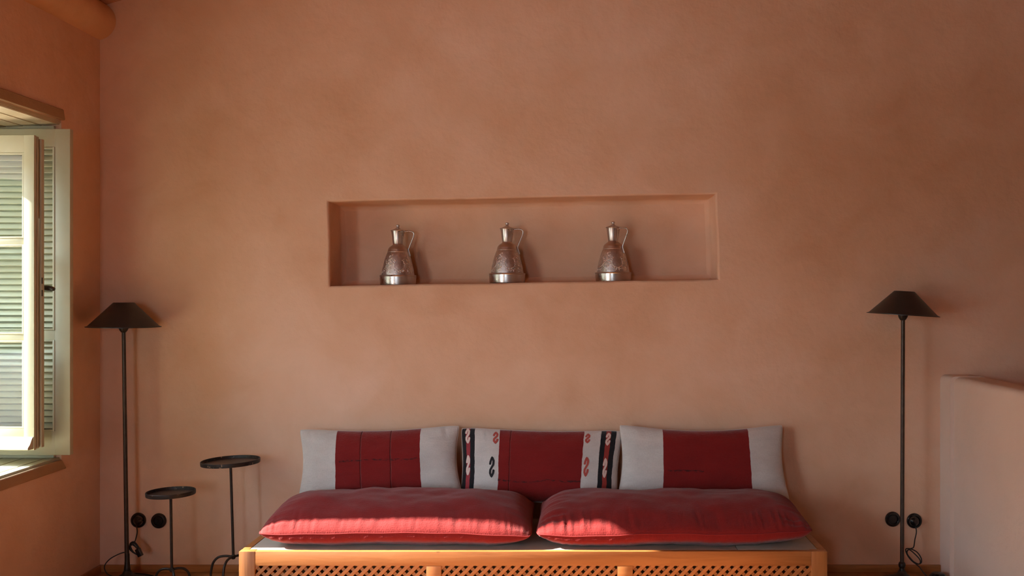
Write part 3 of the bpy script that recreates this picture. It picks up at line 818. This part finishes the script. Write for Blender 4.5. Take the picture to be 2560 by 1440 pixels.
# ------------------------------------------------------------------ floor lamps
def lamp(ub, ut, Y, vtop, vbot, tilt, label, cordf, knob=False):
    s = F/Y
    base = Vector(((ub-U0)/s, Y, 0)); top = Vector(((ut-U0)/s, Y, H-(vbot-V0)/s))
    root = empty('floor_lamp', base); setp(root, label, 'lamp', 'black floor lamps either side of the bench')
    bm = bmesh.new(); lathe(bm, [(0, 0), (.112, 0), (.115, .004), (.114, .009), (.10, .014), (.07, .022), (.045, .034), (.027, .046), (.020, .056), (.018, .062), (0, .062)], Matrix.Translation(base))
    obj('base', bm, BLACKM, root)
    bm = bmesh.new()
    bz = .078
    d = top-base
    if knob: lathe(bm, [(.0, .060), (.013, .060), (.013, .070), (.0115, .074), (.017, .082), (.0185, .092), (.0165, .101), (.012, .107), (.0, .107)], Matrix.Translation(base), 28)
    else: lathe(bm, [(.0, .060), (.015, .060), (.0165, .066), (.0160, .078), (.0138, .092), (.0124, .115), (.0114, .15), (0, .15)], Matrix.Translation(base), 28)
    obj('collar', bm, BLACKM, root)
    bm = bmesh.new(); tube(bm, [base+d*(.06), base+d*.4, base+d*.7, top], [.0112, .0106, .0100, .0095] if not knob else [.0105, .0105, .0104, .0104], 20, 2)
    obj('pole', bm, POLE, root)
    hgt = (vbot-vtop)/s
    M = Matrix.Translation(top) @ Matrix.Rotation(R(tilt), 4, 'Y')
    bm = bmesh.new(); lathe(bm, [(.0098, -.030), (.013, -.028), (.019, -.020), (.0245, -.008), (.026, .004), (.024, .012), (.012, .02), (0, .02)], M, 32)
    obj('lamp_holder', bm, BLACKM, root)
    rb, rt = .184, .053
    bm = bmesh.new()
    lathe(bm, [(0, hgt+.001), (rt-.003, hgt+.001), (rt, hgt-.001), (rb-.013, .0065), (rb-.006, .0028), (rb, .0018), (rb, -.0012), (rb-.010, .002), (rt, hgt-.005), (0, hgt-.0045)], M, 72)
    obj('lamp_shade', bm, SHADE, root, angle=25)
    bm = bmesh.new(); lathe(bm, [(0, .015), (.012, .015), (.014, .025), (.026, .05), (.027, .068), (.02, .082), (0, .088)], M, 24)
    obj('bulb', bm, simple('opal_bulb', (0.8, 0.78, 0.72), 0.3), root)
    cordf(root)
    return root
sY = F/5.25
def cordL(root):
    bm = bmesh.new(); Yc = 5.26
    pts = [P(341, 1313, 5.405), P(343, 1330, 5.395), P(340, 1345, 5.37), P(336, 1356, 5.33), P(330, 1358, 5.29), P(324, 1366, Yc), P(332, 1380, Yc), P(347, 1385, Yc+.01), P(345, 1375, Yc+.02), P(330, 1358, Yc+.02),
           P(323, 1370, Yc+.01), P(334, 1382, Yc), P(349, 1387, Yc), P(350, 1374, Yc+.01), P(336, 1355, Yc+.015), P(325, 1360, Yc), P(330, 1376, Yc), P(342, 1384, Yc+.01), P(345, 1370, Yc+.02), P(334, 1357, Yc+.025), P(326, 1364, Yc+.01), P(333, 1379, Yc-.005), P(346, 1388, Yc-.005), P(351, 1378, Yc), P(340, 1359, Yc+.01), P(328, 1358, Yc+.015), P(327, 1372, Yc+.02), P(341, 1386, Yc+.02), P(346, 1376, Yc+.025), P(330, 1362, Yc+.03), P(318, 1378, Yc+.03), P(300, 1384, Yc+.02), P(277, 1396, Yc), P(263, 1411, 5.24), P(262, 1424, 5.24), P(270, 1436, 5.235), P(288, 1443, 5.23)]
    tube(bm, pts, .0030, 8, 6); obj('power_cord', bm, CORD, root)
    bm = bmesh.new()
    pts = [P(325, 1447, 5.2), P(340, 1448, 5.3), P(360, 1445, 5.3), P(385, 1446, 5.3)]
    for q in pts: q.z = .006
    pts = [P(330, 1434, 5.33), P(345, 1434.5, 5.36), P(365, 1436, 5.36), P(383, 1440, 5.33)]
    tube(bm, pts, .004, 8, 6); obj('foot_cord', bm, CORD, root)
    bm = bmesh.new(); box(bm, -.012, .012, -.012, .012, -.022, .022, .004, 2, Matrix.Translation(P(348, 1381, Yc)) @ Matrix.Rotation(R(-25), 4, 'Y')); obj('cord_switch', bm, BAKE, root)
    bm = bmesh.new(); lathe(bm, [(0, -.006), (.024, -.006), (.026, 0), (.024, .012), (.012, .022), (0, .024)], Matrix.Translation(P(346, 1301, 5.400)) @ Matrix.Rotation(R(90), 4, 'X'), 32); obj('plug', bm, BAKE, root)
def cordR(root):
    bm = bmesh.new(); Yc = 5.28
    pts = [P(2289, 1317, 5.405), P(2291, 1330, 5.39), P(2287, 1350, 5.37), P(2284, 1368, 5.33), P(2276, 1372, 5.3), P(2266, 1380, Yc), P(2274, 1396, Yc), P(2289, 1409, Yc+.01), P(2302, 1408, Yc+.02), P(2303, 1396, Yc+.02), P(2292, 1380, Yc+.02),
           P(2275, 1372, Yc+.01), P(2264, 1374, Yc), P(2270, 1390, Yc), P(2284, 1404, Yc), P(2298, 1410, Yc+.01), P(2300, 1400, Yc+.015), P(2286, 1384, Yc+.02), P(2272, 1374, Yc+.02), P(2268, 1384, Yc+.01), P(2280, 1400, Yc), P(2292, 1412, Yc), P(2299, 1418, Yc), P(2310, 1433, 5.27), P(2322, 1446, 5.26)]
    tube(bm, pts, .0030, 8, 6); obj('power_cord', bm, CORD, root)
    bm = bmesh.new()
    pc_ = P(2345, 1440, 5.28); pc_.z = .0
    lathe(bm, [(0, 0), (.045, 0), (.048, .006), (.044, .022), (.030, .036), (.012, .040), (0, .040)], Matrix.Translation(pc_), 32); obj('foot_switch', bm, BAKE, root)
    bm = bmesh.new(); lathe(bm, [(0, -.006), (.024, -.006), (.026, 0), (.024, .012), (.012, .022), (0, .024)], Matrix.Translation(P(2285, 1303, 5.400)) @ Matrix.Rotation(R(90), 4, 'X'), 32); obj('plug', bm, BAKE, root)
lamp(318, 309, 5.235, 757, 817, 0.5, 'slim black floor lamp with conical shade standing beside the window in the left corner', cordL)
lamp(2255, 2257.5, 5.235, 728.5, 787, 3.4, 'slim black floor lamp with tilted conical shade standing near the low wall on the right', cordR, True)

# ------------------------------------------------------------------ sockets
def socket(u, v, label):
    c = P(u, v, D); c.y = D
    root = empty('wall_socket', c); setp(root, label, 'socket', 'round black wall sockets')
    M = Matrix.Translation(c) @ Matrix.Rotation(R(90), 4, 'X')
    bm = bmesh.new(); lathe(bm, [(0, 0), (.0405, 0), (.0415, .004), (.040, .011), (.036, .0145), (.029, .0155), (.0265, .0135), (.025, .006), (0, .006)], M, 48); obj('cover_ring', bm, BAKE, root)
    bm = bmesh.new(); lathe(bm, [(0, .005), (.0225, .005), (.0225, .0085), (.0215, .0095), (0, .0095)], M, 32); obj('insert', bm, BAKE, root)
    for dx in (-.0095, .0095):
        bm = bmesh.new(); lathe(bm, [(0, .0092), (.0028, .0092), (.0028, .0099), (0, .0099)], Matrix.Translation((dx, 0, 0)) @ M, 12); obj('pin_hole', bm, SCREW, root)
socket(347, 1300, 'round black wall socket with the left lamp plugged into it')
socket(398, 1301.5, 'empty round black wall socket beside the shorter side table')
socket(2231, 1297.5, 'empty round black wall socket partly behind the right lamp pole')
socket(2285, 1301.5, 'round black wall socket right of the lamp pole, with a cord hanging down')

# ------------------------------------------------------------------ side tables
def side_table(uh, vh, ut, vt, Y, rad, tiltx, zleg, angs, label, lr):
    s = F/Y
    hub = P(uh, vh, Y); top = P(ut, vt, Y)
    root = empty('side_table', (hub.x, hub.y, 0)); setp(root, label, 'side table', 'small round iron side tables')
    bm = bmesh.new(); tube(bm, [hub-Vector((0, 0, .012)), hub.lerp(top, .5), top], .0068, 14, 4); obj('stem', bm, BLACKM, root)
    M = Matrix.Translation(top) @ Matrix.Rotation(R(-tiltx), 4, 'Y')
    bm = bmesh.new(); lathe(bm, [(0, -.001), (rad-.008, -.001), (rad-.004, .001), (rad-.006, .004), (0, .004)], M, 72); pl = obj('tray', bm, TRAY, root)
    bm = bmesh.new(); lathe(bm, [(rad-.0065, -.001), (rad-.001, -.002), (rad, .003), (rad, .017), (rad-.0015, .0185), (rad-.0045, .018), (rad-.0065, .004)], M, 72, closed=True); obj('rim', bm, TRAYRIM, pl)
    bm = bmesh.new(); lathe(bm, [(0, -.02), (.008, -.02), (.010, -.012), (.012, -.004), (.022, -.001), (0, -.001)], M, 24); obj('bracket', bm, BLACKM, root)
    for a in angs:
        d = Vector((math.cos(R(a)), math.sin(R(a)), 0)); h = hub.z
        bm = bmesh.new()
        pts = [hub, hub+d*lr*.35+Vector((0, 0, .004)), hub+d*lr*.68-Vector((0, 0, .004)), hub+d*lr*.90-Vector((0, 0, h*.22)), hub+d*lr*.99-Vector((0, 0, h*.52)), hub+d*lr*1.03-Vector((0, 0, h-.006))]
        tube(bm, pts, .0062, 12, 6); obj('leg', bm, BLACKM, root)
    bm = bmesh.new(); lathe(bm, [(0, -.010), (.010, -.009), (.012, 0), (.010, .010), (0, .011)], Matrix.Translation(hub), 20); obj('hub', bm, BLACKM, root)
side_table(429.5, 1424, 427, 1236, 5.03, .1185, 1.3, .12, (178, -60, 25), 'shorter round black iron side table beside the left floor lamp', .088)
side_table(583.5, 1392, 576.5, 1158, 5.20, .1485, 2.0, .13, (178, -96, 35), 'taller round black iron side table at the left end of the bench', .118)
